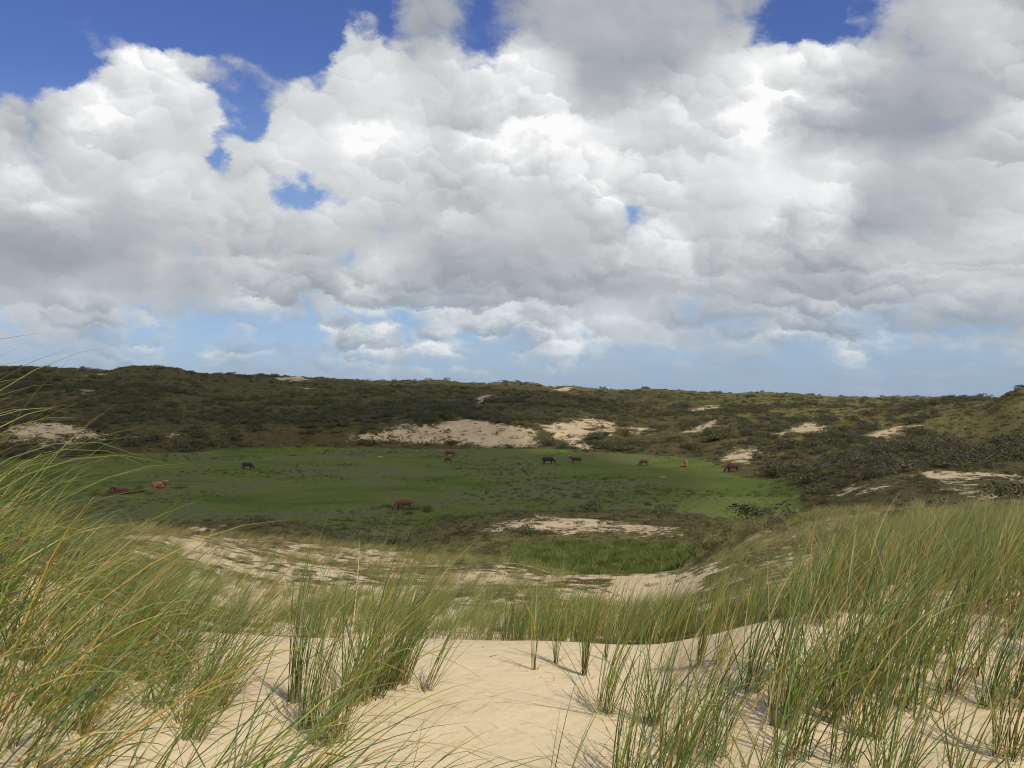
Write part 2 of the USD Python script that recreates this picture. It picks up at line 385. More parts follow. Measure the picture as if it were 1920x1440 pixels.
def ground_material():
    g = Graph()
    pos = g.add('geometry', 'position')
    at = g.add('attribute', 'color', attribute='cover')
    sp = g.add('separate_color', 'r', color=at)
    sand_m, lush_m, dry_m = sp, sp[:-1] + 'g', sp[:-1] + 'b'
    n_big = g.noise(pos, 0.05, 3.0)
    n_mid = g.noise(pos, 0.35, 4.0, 0.6)
    n_small = g.noise(pos, 2.2, 4.0, 0.65)
    n_fine = g.noise(pos, 14.0, 3.0, 0.6)
    grain = g.noise(pos, 260.0, 2.0, 0.6)
    # scrub
    heath = g.ramp(g.m('add', g.m('multiply', n_mid, .6), g.m('multiply', n_small, .4)), [(.3, (.032, .030, .012)), (.45, (.055, .052, .017)), (.55, (.074, .060, .024)), (.7, (.115, .088, .038))])
    straw = g.ramp(g.m('add', g.m('multiply', n_mid, .45), g.m('multiply', n_small, .55)), [(.3, (.048, .046, .014)), (.48, (.100, .092, .028)), (.62, (.16, .135, .05)), (.75, (.25, .195, .095))])
    veg = g.mixc(g.rng(g.m('add', dry_m, g.m('multiply', g.m('subtract', n_big, .5), .8)), .2, .8), heath, straw)
    # meadow
    streak = g.noise(g.vm('multiply', pos, (.05, .075, .1)), 1.0, 6.0, .66, .6)
    green = g.ramp(streak, [(.32, (.050, .078, .012)), (.43, (.078, .108, .014)), (.51, (.105, .120, .022)), (.58, (.105, .112, .048)), (.68, (.082, .108, .018))])
    green = g.mixc(g.m('multiply', g.rng(n_small, .4, .75), .4), green, (.036, .052, .014))
    green = g.mixc(g.rng(n_mid, .58, .74, 0, .5), green, (.10, .085, .035))
    veg = g.mixc(g.rng(g.m('add', lush_m, g.m('multiply', g.m('subtract', n_mid, .5), .5)), .35, .65), veg, green)
    # sand
    sand = g.ramp(g.m('add', g.m('multiply', n_mid, .5), g.m('multiply', n_fine, .5)), [(.25, (.49, .39, .235)), (.5, (.585, .475, .30)), (.75, (.635, .53, .345))])
    # older sand down the valley is greyer with lichen and moss
    old = g.rng(g.vm('length', pos, out='value'), 9.0, 30.0)
    sand = g.mixc(g.m('multiply', old, .85), sand, g.ramp(g.m('add', g.m('multiply', n_small, .6), g.m('multiply', n_mid, .4)), [(.35, (.22, .17, .10)), (.5, (.345, .27, .165)), (.66, (.44, .355, .215))]))
    sand = g.mixc(g.rng(grain, .3, .7, 0.0, .16), sand, (.30, .22, .13))
    specks = g.noise(pos, 45.0, 2.0, .7)
    sand = g.mixc(g.rng(specks, .70, .76, 0.0, .55), sand, (.16, .11, .06))
    n_three = g.noise(pos, .13, 3.0, .6)
    edge = g.m('add', sand_m, g.m('add', g.m('multiply', g.m('subtract', n_small, .5), 1.25), g.m('add', g.m('multiply', g.m('subtract', n_mid, .5), 1.2), g.m('multiply', g.m('subtract', n_three, .5), .8))))
    is_sand = g.rng(edge, .46, .60)
    col = g.mixc(is_sand, veg, sand)
    hgt = g.m('add', g.m('multiply', n_small, g.mixf(is_sand, .5, .05)), g.m('add', g.m('multiply', n_fine, g.mixf(is_sand, .12, .012)), g.m('multiply', grain, .0006)))
    nrm = g.add('bump', 'normal', height=hgt, strength=.8, distance=.6)
    b = g.add('principled_bsdf', 'BSDF', base_color=col, roughness=.95, specular_ior_level=.15, normal=nrm)
    return g.make('/World/Looks/ground', surface=b)


GROUND = ground_material()


def build_ground():
    th_in = np.radians(np.linspace(-36, 36, 640))
    th_out = np.radians(np.concatenate([np.linspace(38, 90, 27), np.linspace(93, 267, 59), np.linspace(270, 322, 27)]))
    th = np.concatenate([th_in, th_out])
    r = np.exp(np.concatenate([np.linspace(np.log(.55), np.log(9), 300), np.linspace(np.log(9), np.log(60), 200)[1:], np.linspace(np.log(60), np.log(230), 240)[1:], np.linspace(np.log(230), np.log(760), 110)[1:]]))
    T, R = np.meshgrid(th, r, indexing='ij')
    X, Y = R * np.sin(T), R * np.cos(T)
    Z = height(X, Y)
    n, k = T.shape
    v = np.stack([X, Y, Z], -1).reshape(-1, 3)
    c = cover(X.ravel(), Y.ravel())
    i, j = np.meshgrid(np.arange(n), np.arange(k - 1), indexing='ij')
    i2 = (i + 1) % n
    f = np.stack([i * k + j, i * k + j + 1, i2 * k + j + 1, i2 * k + j], -1).reshape(-1, 4)
    hub = len(v)
    v = np.vstack([v, [[0, 0, height(np.array(0.01), np.array(0.01))]]])
    c = np.vstack([c, [[2, 0, 0, 0]]])
    ends = np.arange(n) * k
    # normals over the whole sheet, so that its pieces meet without a seam
    e1, e2 = v[f[:, 2]] - v[f[:, 0]], v[f[:, 3]] - v[f[:, 1]]
    fn = np.cross(e1, e2)
    flip = fn[:, 2] < 0
    f[flip] = f[flip][:, ::-1]
    fn[flip] *= -1
    nv = np.zeros_like(v)
    for q in range(4):
        np.add.at(nv, f[:, q], fn)
    nv[hub] = [0, 0, 1]
    nv /= np.maximum(np.linalg.norm(nv, axis=1, keepdims=True), 1e-12)
    mid = v[f].mean(1)
    u, s = us(mid[:, 0], mid[:, 1])
    lush = c[f][:, :, 1].mean(1)
    kind = np.where(s < 36, 0, np.where((lush > .5) & (s > 60), 1, 2))
    for q, name in enumerate(('sand', 'meadow', 'hills')):
        part = f[kind == q]
        tri = np.vstack([part[:, [0, 1, 2]], part[:, [0, 2, 3]]])
        if q == 0:
            tri = np.vstack([tri, np.stack([np.full(n, hub), ends, np.roll(ends, -1)], 1)[:, ::-1]])
        used, inv = np.unique(tri, return_inverse=True)
        m = raw_mesh('/World/' + name, v[used], inv.reshape(-1, 3), GROUND, nv[used], cover=c[used][:, :3])
        tag(m, kind='structure')


build_ground()

# ---------------------------------------------------------------- plants
def leaf_material(name, rough=.55, translucent=.35, vary=.25):
    g = Graph()
    at = g.add('attribute', 'color', attribute='tint')
    isl = g.add('geometry', 'random_per_island')
    obj = g.add('object_info', 'random')
    k = g.m('add', g.m('multiply', isl, vary), g.m('multiply', obj, .35))
    col = g.add('hsv', 'color', hue=.5, saturation=1.0, value=g.m('add', 1.0 - vary / 2 - .17, k), fac=1.0, color=at)
    a = g.add('principled_bsdf', 'BSDF', base_color=col, roughness=rough, specular_ior_level=.35)
    b = g.add('translucent_bsdf', 'BSDF', color=col)
    return g.make('/World/Looks/' + name, surface=g.add('mix_closure', 'closure', fac=translucent, closure1=a, closure2=b))


GRASS = leaf_material('marram_blades', .45, .40, .36)
SHRUB = leaf_material('shrub_leaves', .6, .2, .55)
WIND = math.radians(78)        # the wind lays the grass over towards the right


def blades(rng, n, length, radius, lean=(.12, .45), bend=(.5, 1.3), width=.0062, segs=8, fold=True, stray=.16, straw=.16, green='green', base=(0, 0, 0), centre_bias=.5, brown=.12):
    """n grass blades as arrays (vertices n x rings x k, tints) and the faces of one blade."""
    ph = rng.uniform(0, 2 * np.pi, n)
    rr = radius * rng.uniform(0, 1, n) ** centre_bias
    b0 = np.stack([rr * np.cos(ph), rr * np.sin(ph), np.full(n, -.03)], -1) + np.asarray(base)
    L = length * rng.uniform(.5, 1.08, n) * np.where(rng.random(n) < .2, .6, 1)
    wind = WIND + rng.normal(0, .5, n)
    astray = rng.random(n) < stray
    wind = np.where(astray, rng.uniform(0, 2 * np.pi, n), wind)
    own = .35 * rr / max(radius, 1e-3)
    dx = np.sin(wind) + own * np.cos(ph)
    dy = np.cos(wind) + own * np.sin(ph)
    heading = np.arctan2(dx, dy)
    tilt0 = rng.uniform(lean[0], lean[1], n)
    total = rng.uniform(bend[0], bend[1], n)
    total = np.where(rng.random(n) < .08, total * 1.7, total)
    power = rng.uniform(1.2, 2.2, n)
    swirl = rng.normal(0, .25, n)
    t = np.linspace(0, 1, segs + 1)
    ang = tilt0[:, None] + total[:, None] * t[None] ** power[:, None]
    kink = (rng.random(n) < .05)[:, None] * (t[None] > rng.uniform(.35, .8, n)[:, None]) * rng.uniform(.5, 1.1, n)[:, None]
    ang = np.minimum(ang + kink, 2.5)
    head = heading[:, None] + swirl[:, None] * t[None]
    dirs = np.stack([np.sin(ang) * np.sin(head), np.sin(ang) * np.cos(head), np.cos(ang)], -1)
    step = (L / segs)[:, None, None] * dirs
    pts = b0[:, None] + np.concatenate([np.zeros((n, 1, 3)), np.cumsum((step[:, :-1] + step[:, 1:]) / 2, 1)], 1)
    side = np.stack([np.cos(head), -np.sin(head), np.zeros_like(head)], -1)
    up = np.cross(side, dirs)
    roll = rng.uniform(-1.2, 1.2, n)[:, None, None]
    s1 = side * np.cos(roll) + up * np.sin(roll)
    u1 = -side * np.sin(roll) + up * np.cos(roll)
    w = width * rng.uniform(.65, 1.25, n)[:, None] * (1 - .93 * t[None] ** 2.6) * (.7 + .3 * np.minimum(1, t[None] * 5))
    w = w[..., None] / 2
    if fold:
        ring = np.stack([pts - s1 * w, pts - u1 * w * .75, pts + s1 * w], 2)
    else:
        ring = np.stack([pts - s1 * w, pts + s1 * w], 2)
    # colours: brown-purple sheath, green blade, straw where it has dried
    h = rng.random((n, 1))
    if green == 'green':
        mid = (1 - h) * np.array([.125, .195, .032]) + h * np.array([.31, .355, .075])
        cool = rng.random((n, 1)) < .22
        mid = np.where(cool, np.array([.125, .205, .085]) * (.8 + .4 * h), mid)
    elif green == 'pale':
        mid = (1 - h) * np.array([.15, .16, .05]) + h * np.array([.32, .28, .12])
    else:
        mid = (1 - h) * np.array([.065, .085, .016]) + h * np.array([.10, .125, .028])
    dry = rng.random((n, 1)) < straw
    ochre = rng.random((n, 1)) < .3
    strawc = np.where(ochre, np.array([.52, .32, .07]), np.array([.58, .47, .20])) * rng.uniform(.7, 1.15, (n, 1))
    mid = np.where(dry, strawc, mid)
    tip = mid * .55 + np.array([.30, .25, .09]) * .45
    foot = np.where(rng.random((n, 1)) < .55, np.array([.105, .058, .04]), np.array([.36, .27, .13]))
    foot = np.where(dry, strawc * .8, foot)
    k0 = np.clip(1 - t / brown, 0, 1)[None, :, None] ** .7 if brown else np.zeros((1, segs + 1, 1))
    k1 = sstep(.72, 1, t)[None, :, None]
    tint = mid[:, None] * (1 - k1) + tip[:, None] * k1
    tint = tint * (1 - k0) + foot[:, None] * k0
    k = ring.shape[2]
    tint = np.repeat(tint[:, :, None], k, 2)
    f = []
    for a in range(segs):
        for c in range(k - 1):
            q = a * k + c
            f.append((q, q + 1, q + 1 + k, q + k))
    return ring, tint, np.array(f), dry[:, 0]


def pack(ring, tint, f):
    n, m = len(ring), ring.shape[1] * ring.shape[2]
    v = ring.reshape(-1, 3)
    q = (f[None] + (np.arange(n) * m)[:, None, None]).reshape(-1, 4)
    return v, np.vstack([q[:, [0, 1, 2]], q[:, [0, 2, 3]]]), tint.reshape(-1, 3)


def blade_mesh(path, ring, tint, f, mat=None):
    v, tri, c = pack(ring, tint, f)
    n = np.zeros_like(v)
    fn = np.cross(v[tri[:, 1]] - v[tri[:, 0]], v[tri[:, 2]] - v[tri[:, 0]])
    for k in range(3):
        np.add.at(n, tri[:, k], fn)
    n /= np.maximum(np.linalg.norm(n, axis=1, keepdims=True), 1e-12)
    return raw_mesh(path, v, tri, mat or GRASS, n, tint=c)


ORDINAL = 'first second third fourth fifth sixth seventh eighth ninth tenth eleventh twelfth thirteenth fourteenth fifteenth sixteenth seventeenth eighteenth nineteenth twentieth'.split()
ORDINAL += ['twenty-' + w for w in ORDINAL[:9]] + ['thirtieth'] + ['thirty-' + w for w in ORDINAL[:9]] + ['fortieth']


def in_rows(px, dist, rows):
    """For each thing its row by distance and its place in that row from the left, in words."""
    order = np.argsort(dist)
    words = [None] * len(px)
    for name, part in zip(rows, np.array_split(order, len(rows))):
        for k, q in enumerate(part[np.argsort(np.asarray(px)[part])]):
            words[q] = f"{ORDINAL[k]} from left, {name} row" if name else f"{ORDINAL[k]} from the left"
    return words




def tussock(x, y, label, group, n=80, length=.85, radius=.09, hero=0, seed=0, seeds=0, **kw):
    """One clump of marram grass: its blades fall into green and dried ones; the most visible ones are parts of their own."""
    rng = np.random.default_rng(7000 + seed)
    n = n if n < 20 else int(n * .86)
    p = fresh('marram_tussock')
    z = float(height(np.array(x), np.array(y)))
    xf = UsdGeom.Xform.Define(stage, p)
    xf.AddTranslateOp().Set(Gf.Vec3d(x, y, z))
    tag(xf, label, 'grass tussock', group)
    ring, tint, f, dry = blades(rng, n, length, radius, **kw)
    # the feet stand on the ground under them
    foot = ring[:, 0].mean(1)
    dz = height(foot[:, 0] + x, foot[:, 1] + y) - z
    ring = ring + (dz[:, None, None, None] * np.array([0, 0, 1.0]))
    tr, tt_, tf, _ = blades(rng, max(6, n // 4), length * .28, radius * 1.25 + .02, lean=(.3, 1.3), bend=(.2, 1.0), width=.0042, segs=4, fold=False, stray=.6, straw=1.0, brown=.3)
    tfoot = tr[:, 0].mean(1)
    tr = tr + ((height(tfoot[:, 0] + x, tfoot[:, 1] + y) - z)[:, None, None, None] * np.array([0, 0, 1.0]))
    tag(blade_mesh(f"{p}/thatch", tr, tt_ * .8, tf), kind='stuff')
    reach = np.linalg.norm(ring[:, -1].mean(1) - foot, axis=1)
    single = np.argsort(-reach)[:hero]
    rest = np.setdiff1d(np.arange(n), single)
    for q in single:
        blade_mesh(fresh('blade', p), ring[q:q + 1], tint[q:q + 1], f)
    for sel, name in ((rest[~dry[rest]], 'green_blades'), (rest[dry[rest]], 'straw_blades')):
        if len(sel):
            tag(blade_mesh(f"{p}/{name}", ring[sel], tint[sel], f), kind='stuff')
    if seeds:
        up = np.argsort(-ring[:, -1, :, 2].mean(1))[n // 2:n // 2 + seeds]
        for q in up:
            line = ring[q].mean(1)
            a, b = line[-1], line[-1] + (line[-1] - line[-3]) / max(np.linalg.norm(line[-1] - line[-3]), 1e-6) * .13
            w = np.linspace(0, 1, 8)
            prof = .0042 * np.sin(np.pi * (.08 + .88 * w)) ** .6
            ax = (b - a) / np.linalg.norm(b - a)
            e1 = np.cross(ax, [0, 0, 1.0]) + [1e-6, 0, 0]
            e1 /= np.linalg.norm(e1)
            e2 = np.cross(ax, e1)
            ph = np.arange(6) * np.pi / 3
            vv = a + (b - a) * (w[:, None, None] - .25) + prof[:, None, None] * (np.cos(ph)[None, :, None] * e1 + np.sin(ph)[None, :, None] * e2) * (1 + .3 * rng.random((8, 6, 1)))
            ff = np.array([(i * 6 + j, i * 6 + (j + 1) % 6, (i + 1) * 6 + (j + 1) % 6, (i + 1) * 6 + j) for i in range(7) for j in range(6)])
            ff = np.vstack([ff[:, [0, 1, 2]], ff[:, [0, 2, 3]]])
            raw_mesh(fresh('seed_head', p), vv.reshape(-1, 3), ff, GRASS, None, tint=np.tile([.46, .34, .15], (48, 1)))


R0 = np.random.default_rng(11)
seed = [0]


def at_px(px, py, **kw):
    h = hit(px, py)
    seed[0] += 1
    tussock(float(h[0]), float(h[1]), seed=seed[0], **kw)


def at_us(px, s, **kw):
    seed[0] += 1
    tussock((px - 960) / F * s, s, seed=seed[0], **kw)


# single clumps that can be told apart
ONE = [
    (1095, 1266, 30, .86, .018, dict(hero=8, lean=(.0, .16), bend=(.15, .8), brown=.2), 'tall narrow marram clump with dark purple foot standing alone on bare sand at the crest'),
    (1042, 1244, 12, .80, .014, dict(hero=5, lean=(.0, .15), bend=(.1, .5), brown=.22), 'slim marram clump with dark stems just left of the lone narrow clump'),
    (1001, 1256, 7, .62, .012, dict(hero=4, lean=(-.12, .1), bend=(.1, .5), brown=.25), 'two or three thin reddish marram stems on open sand near the middle'),
    (1135, 1238, 5, .42, .012, dict(hero=3, lean=(.0, .15), bend=(.1, .5), brown=.25), 'very small sprig of marram right of the lone narrow clump'),
    (552, 1318, 44, 1.1, .04, dict(hero=10, lean=(-.03, .12), bend=(.1, .75), brown=.14), 'upright marram clump at the left edge of the big middle group'),
    (575, 1368, 44, 1.0, .06, dict(hero=8, lean=(.0, .25), bend=(.2, .9)), 'marram clump low in the middle group with many yellow stalks'),
    (612, 1392, 70, 1.0, .08, dict(seeds=1, hero=10, lean=(.0, .5), bend=(.2, .9), straw=.3), 'nearest clump of the middle group with straw at its foot'),
    (660, 1318, 80, 1.05, .08, dict(hero=10, lean=(.05, .55), bend=(.3, .9), straw=.22), 'dense marram clump in the heart of the middle group'),
    (690, 1306, 70, 1.05, .08, dict(hero=10, lean=(.1, .6), bend=(.3, .9), brown=.18), 'marram clump with brown feet right of the heart of the middle group'),
    (722, 1290, 62, 1.05, .06, dict(hero=8, lean=(.15, .45), bend=(.2, .8), brown=.2), 'marram clump leaning right with dark feet in the middle group'),
    (745, 1282, 62, 1.0, .06, dict(hero=8, lean=(.2, .45), bend=(.2, .8), brown=.22), 'strongly leaning marram clump near the right side of the middle group'),
    (795, 1296, 22, .9, .03, dict(hero=6, lean=(.3, .6), bend=(.2, .7), brown=.24), 'sparse marram clump with reddish stems at the right end of the middle group'),
    (400, 1202, 6, .2, .012, dict(hero=2, lean=(.0, .2), bend=(.1, .5), brown=.6), 'tiny reddish stub of marram on the sand left of the middle'),
    (1310, 1248, 26, .8, .03, dict(hero=6, lean=(.05, .3), bend=(.2, .8), brown=.2), 'marram clump with brown foot where the right group begins'),
    (1345, 1246, 26, .55, .03, dict(hero=4, lean=(.1, .5), bend=(.2, .8), straw=.75), 'straw coloured dry marram clump among the right group'),
    (1462, 1272, 34, .85, .04, dict(hero=6, lean=(.05, .3), bend=(.2, .8), brown=.2), 'marram clump with dark foot below the small sand hump on the right'),
    (1556, 1352, 36, .8, .04, dict(hero=6, lean=(.05, .4), bend=(.3, .9), brown=.2, straw=.3), 'marram clump with orange brown stems in the right foreground'),
    (330, 1262, 30, .9, .05, dict(hero=6, lean=(.1, .4), bend=(.4, 1.0)), 'marram clump at the right edge of the left thicket'),
]
for k, (px, py, n, L, rad, kw, lab) in enumerate(ONE):
    at_px(px, py, label=lab, group=None, n=n, length=L, radius=rad, **kw)

# zones of clumps that nothing tells apart: (number, picture columns, distances, blades, length, radius, options, label, group)
ZONES = [
    (34, (-120, 400), (3.2, 5.3), (34, 62), (.75, 1.0), (.03, .09), dict(lean=(.15, .7), bend=(.5, 1.3), hero=5, straw=.3, stray=.22), 'marram clump in the lower left thicket', 'marram clumps at lower left'),
    (17, (-350, 330), (2.0, 3.0), (14, 26), (.9, 1.15), (.03, .08), dict(lean=(.3, .95), bend=(.5, 1.2), width=.0064, hero=10, straw=.22), 'near marram clump arching from the bottom left corner', 'arching marram clumps in the bottom left corner'),
    (11, (330, 700), (2.3, 3.3), (12, 20), (.85, 1.1), (.02, .06), dict(lean=(.6, 1.0), bend=(.4, .9), width=.0064, hero=8, straw=.15), 'thin marram clump bowed low over the bottom sand', 'bowed marram clumps along the bottom'),
    (15, (-460, -70), (2.0, 4.0), (15, 26), (.95, 1.2), (.05, .12), dict(lean=(.0, .6), bend=(.7, 1.7), hero=14, straw=.25, stray=.1), 'tall marram clump reaching in from the left edge', 'tall marram clumps at the left edge'),
    (32, (-260, 330), (5.3, 14), (28, 46), (.6, .85), (.05, .14), dict(lean=(.1, .5), bend=(.5, 1.1), straw=.26), 'marram clump on the left hummock', 'marram clumps on the left hummock'),
    (58, (280, 980), (7.0, 11.5), (40, 64), (.45, .72), (.08, .2), dict(lean=(.05, .4), bend=(.2, .8), straw=.25, width=.0038), 'low fine marram clump behind the crest', 'fine marram clumps behind the crest'),
    (33, (960, 1420), (6.4, 10), (30, 52), (.6, .85), (.04, .12), dict(lean=(.0, .35), bend=(.2, .8), straw=.24, brown=.18), 'green marram clump below the flat sand bank', 'marram clumps on the middle crest'),
    (60, (1460, 2080), (3.8, 9), (50, 86), (.7, .95), (.05, .13), dict(lean=(.05, .5), bend=(.3, 1.0), straw=.26, brown=.16, stray=.2), 'dense marram clump on the right slope', 'marram clumps on the right slope'),
    (26, (1120, 2050), (3.0, 4.4), (26, 46), (.75, .95), (.04, .09), dict(lean=(.05, .5), bend=(.3, .9), straw=.2, hero=6), 'dark-footed marram clump at lower right', 'marram clumps at lower right'),
    (12, (1000, 2050), (2.3, 3.0), (14, 26), (.7, .9), (.03, .07), dict(lean=(.1, .6), bend=(.3, .9), hero=8), 'very near marram clump at the bottom right', 'nearest marram clumps at the bottom right'),
]
for num, cols, dist, nb, ln, rad, kw, lab, grp in ZONES:
    cells = R0.permutation(num)
    spots = []
    for k in range(num):
        px = cols[0] + (cols[1] - cols[0]) * (k + R0.random()) / num
        q = (cells[k] + R0.random()) / num
        spots.append((px, (dist[0] ** 2 + q * (dist[1] ** 2 - dist[0] ** 2)) ** .5))
    words = in_rows([p[0] for p in spots], [p[1] for p in spots], ('front', 'middle', 'back') if num > 20 else ('',))
    for (px, s), word in zip(spots, words):
        at_us(px, s, label=f"{lab}, {word}", group=grp, n=int(R0.integers(*nb)), length=R0.uniform(*ln), radius=R0.uniform(*rad), **kw)


def instancer(path, protos, pts, yaw, scale, pick, label=None, cat=None):
    pi = UsdGeom.PointInstancer.Define(stage, path)
    pi.CreatePrototypesRel().SetTargets([Sdf.Path(q) for q in protos])
    pi.CreatePositionsAttr(Vt.Vec3fArray.FromNumpy(np.ascontiguousarray(pts, np.float32)))
    q = np.zeros((len(pts), 4), np.float32)
    pi.CreateOrientationsAttr(Vt.QuathArray([Gf.Quath(float(math.cos(a / 2)), 0, 0, float(math.sin(a / 2))) for a in yaw]))
    pi.CreateScalesAttr(Vt.Vec3fArray.FromNumpy(np.ascontiguousarray(np.broadcast_to(np.asarray(scale).reshape(len(pts), -1), (len(pts), 3)), np.float32)))
    pi.CreateProtoIndicesAttr(Vt.IntArray.FromNumpy(np.asarray(pick, np.int32)))
    tag(pi, label, cat, kind='stuff')
    return pi


def scatter(rng, n, cols, dist, power=1.0):
    px = rng.uniform(*cols, n)
    s = (dist[0] ** power + rng.random(n) * (dist[1] ** power - dist[0] ** power)) ** (1 / power)
    return (px - 960) / F * s, s, px


def grow(path, name, makers, xs, ys, scale, yaw, pick, label, cat, sink=0.0):
    pi_path = f"/World/{path}"
    protos = []
    for k, mk in enumerate(makers):
        p = f"{pi_path}/{name}" + (f"_{k:03d}" if k else '')
        protos.append(p)
    pts = np.stack([xs, ys, height(xs, ys) - sink], -1)
    instancer(pi_path, protos, pts, yaw, scale, pick, label, cat)
    for p, mk in zip(protos, makers):
        mk(p)


rng = np.random.default_rng(5)


def marram_proto(k, green, n=60, L=.8, width=.007, straw=.3, segs=4, radius=.17, lean=(.1, .5), bend=(.4, 1.1)):
    def mk(p):
        r, t, f, d = blades(np.random.default_rng(300 + k), n, L, radius, width=width, segs=segs, fold=False, straw=straw, green=green, lean=lean, bend=bend)
        blade_mesh(p, r, t, f)
    return mk


def field(n, cols, dist, power, keep=None):
    x, y, px = scatter(rng, n, cols, dist, power)
    if keep is not None:
        k = keep(x, y, px)
        x, y, px = x[k], y[k], px[k]
    return x, y, px


# marram further off
parts = [field(1150, (1340, 2150), (8.5, 24), 1.6), field(2900, (1270, 2200), (22, 52), 1.5, lambda x, y, px: rng.random(len(x)) < sstep(1250 - 100 * rng.random(len(x)), 1380, px) * sstep(.36, .52, fbm2(x, y, 5, 3, 71))),
         field(240, (-400, 300), (12, 24), 1.5), field(260, (300, 1000), (10.5, 16), 1.5), field(110, (250, 560), (16, 31), 1.3), field(420, (560, 1080), (12, 31), 1.3),
         field(200, (1000, 1300), (8.5, 15), 1.5), field(60, (860, 960), (27, 33), 1.2), field(140, (380, 900), (29, 33), 1.2)]
xs, ys, pxs = (np.concatenate(q) for q in zip(*parts))
far_ones = (ys > 20) | (pxs < 300)
tone = sstep(.42, .6, fbm2(xs, ys, 4, 2, 72))
pick = np.where(rng.random(len(xs)) < np.where(far_ones, .3 + .65 * tone, .1 + .25 * tone), rng.integers(3, 6, len(xs)), rng.integers(0, 3, len(xs)))
sc = rng.uniform(.5, 1.0, len(xs)) * np.where((pxs < 1300) & (pxs > 290), .6, np.where(pxs < 300, .75, .60 + .35 * sstep(1450, 1850, pxs) * sstep(26, 10, ys))) * np.where(pxs > 1290, .65 + .7 * sstep(.38, .62, fbm2(xs, ys, 2.6, 2, 73)), 1)
grow('marram_grass', 'tussock', [marram_proto(k, 'green' if k < 3 else 'pale', straw=.22 if k < 3 else .4, width=.006 if k < 3 else .010, L=.8 if k < 3 else .9, lean=(.1, .5) if k < 3 else (.4, .95), radius=.17 if k < 3 else .3) for k in range(6)],
     xs, ys, sc, rng.normal(0, .35, len(xs)), pick, 'marram grass clumps growing thickly over the dunes behind the crest', 'marram grass')

# lush grass in the hollow and on the meadow
x1, y1, p1 = field(900, (960, 1320), (40, 50), 1.0, lambda x, y, px: spread(LUSH_W, x, y) > .3)
x2, y2, p2 = field(9000, (-120, 1620), (60, 178), 1.35, lambda x, y, px: base(*us(x, y)) < .45)
xs, ys = np.concatenate([x1, x2]), np.concatenate([y1, y2])
patch = fbm2(xs, ys, 14, 3, 21) + .25 * (fbm2(xs, ys, 3, 2, 22) - .5)
pick = np.where(patch > .55, 2, np.where(patch > .47, 0, 1))
pick = np.where(ys < 52, 3, pick)
keep = (rng.random(len(xs)) < sstep(.40, .60, patch) + .25) | (ys < 52)
xs, ys, pick, patch = xs[keep], ys[keep], pick[keep], patch[keep]
sc = np.where(ys < 52, rng.uniform(.4, .8, len(xs)), rng.uniform(.25, .55, len(xs)) * (.6 + sstep(.45, .65, patch) * .8))
for hx, hy, _z in (hit(757, 957), hit(299, 915), hit(228, 927)):
    sc = np.where(np.hypot(xs - hx, ys - hy) < 3.2, rng.uniform(.9, 1.3, len(xs)), sc)


def lush_proto(k, tint):
    def mk(p):
        r, t, f, d = blades(np.random.default_rng(400 + k), 70, .55, .45, width=.022, segs=3, fold=False, straw=.06, green='dark', lean=(.05, .5), bend=(.2, .9), brown=0)
        blade_mesh(p, r, np.broadcast_to(np.asarray(tint) * .999, t.shape) * .8 + t * .2, f)
    return mk


grow('meadow_grass', 'tuft', [lush_proto(0, (.095, .115, .020)), lush_proto(1, (.090, .120, .017)), lush_proto(2, (.108, .114, .046)), lush_proto(3, (.17, .225, .042))],
     xs, ys, sc, rng.uniform(0, 6.28, len(xs)), pick, 'green meadow grass with greyer rushy patches in the dune valley', 'meadow grass', .02)


# low scrub
def bush(rng, leaves=260):
    """Foliage of one low wind-clipped bush of about one metre: small leaf clumps over an uneven dome. Returns (v, tri, tint)."""
    lobes = rng.integers(4, 8)
    cx = np.stack([rng.normal(0, .42, lobes), rng.normal(0, .42, lobes), rng.uniform(.12, .42, lobes)], -1)
    cr = rng.uniform(.26, .5, lobes)
    which = rng.integers(0, lobes, leaves)
    d = rng.normal(0, 1, (leaves, 3))
    d /= np.linalg.norm(d, axis=1, keepdims=True)
    d[:, 2] = np.where(d[:, 2] < -.35, -d[:, 2], d[:, 2])
    p = cx[which] + d * (cr[which] * rng.uniform(.55, 1.08, leaves) ** .6)[:, None]
    p[:, 2] = np.maximum(p[:, 2], .03)
    size = rng.uniform(.028, .075, leaves)
    nrm = d + rng.normal(0, .55, (leaves, 3))
    nrm /= np.linalg.norm(nrm, axis=1, keepdims=True)
    a = np.cross(nrm, rng.normal(0, 1, (leaves, 3)))
    a /= np.linalg.norm(a, axis=1, keepdims=True)
    b = np.cross(nrm, a)
    a, b = a * size[:, None], b * (size * rng.uniform(.4, .8, leaves))[:, None]
    v = np.stack([p - a, p - b * .8 + a * .1, p + a, p + b + nrm * size[:, None] * .2], 1).reshape(-1, 3)
    q = np.arange(leaves)[:, None] * 4 + np.array([0, 1, 2, 3])
    tri = np.vstack([q[:, [0, 1, 2]], q[:, [0, 2, 3]]])
    return v, tri, np.repeat(rng.random((leaves, 1)), 4, 0)


def bush_proto(k, c0, c1, flat=1.0):
    def mk(p):
        v, tri, t = bush(np.random.default_rng(500 + k), 620)
        v = v * np.array([1, 1, flat])
        raw_mesh(p, v, tri, SHRUB, None, tint=np.asarray(c0) * (1 - t) + np.asarray(c1) * t)
    return mk


BUSHES = [bush_proto(0, (.062, .066, .030), (.145, .148, .078)), bush_proto(1, (.058, .062, .022), (.13, .136, .046), .8), bush_proto(2, (.075, .072, .042), (.165, .158, .10)),
          bush_proto(3, (.056, .064, .018), (.135, .150, .040), .7), bush_proto(4, (.085, .060, .030), (.17, .13, .066), .6), bush_proto(5, (.11, .10, .028), (.25, .215, .075), .45)]


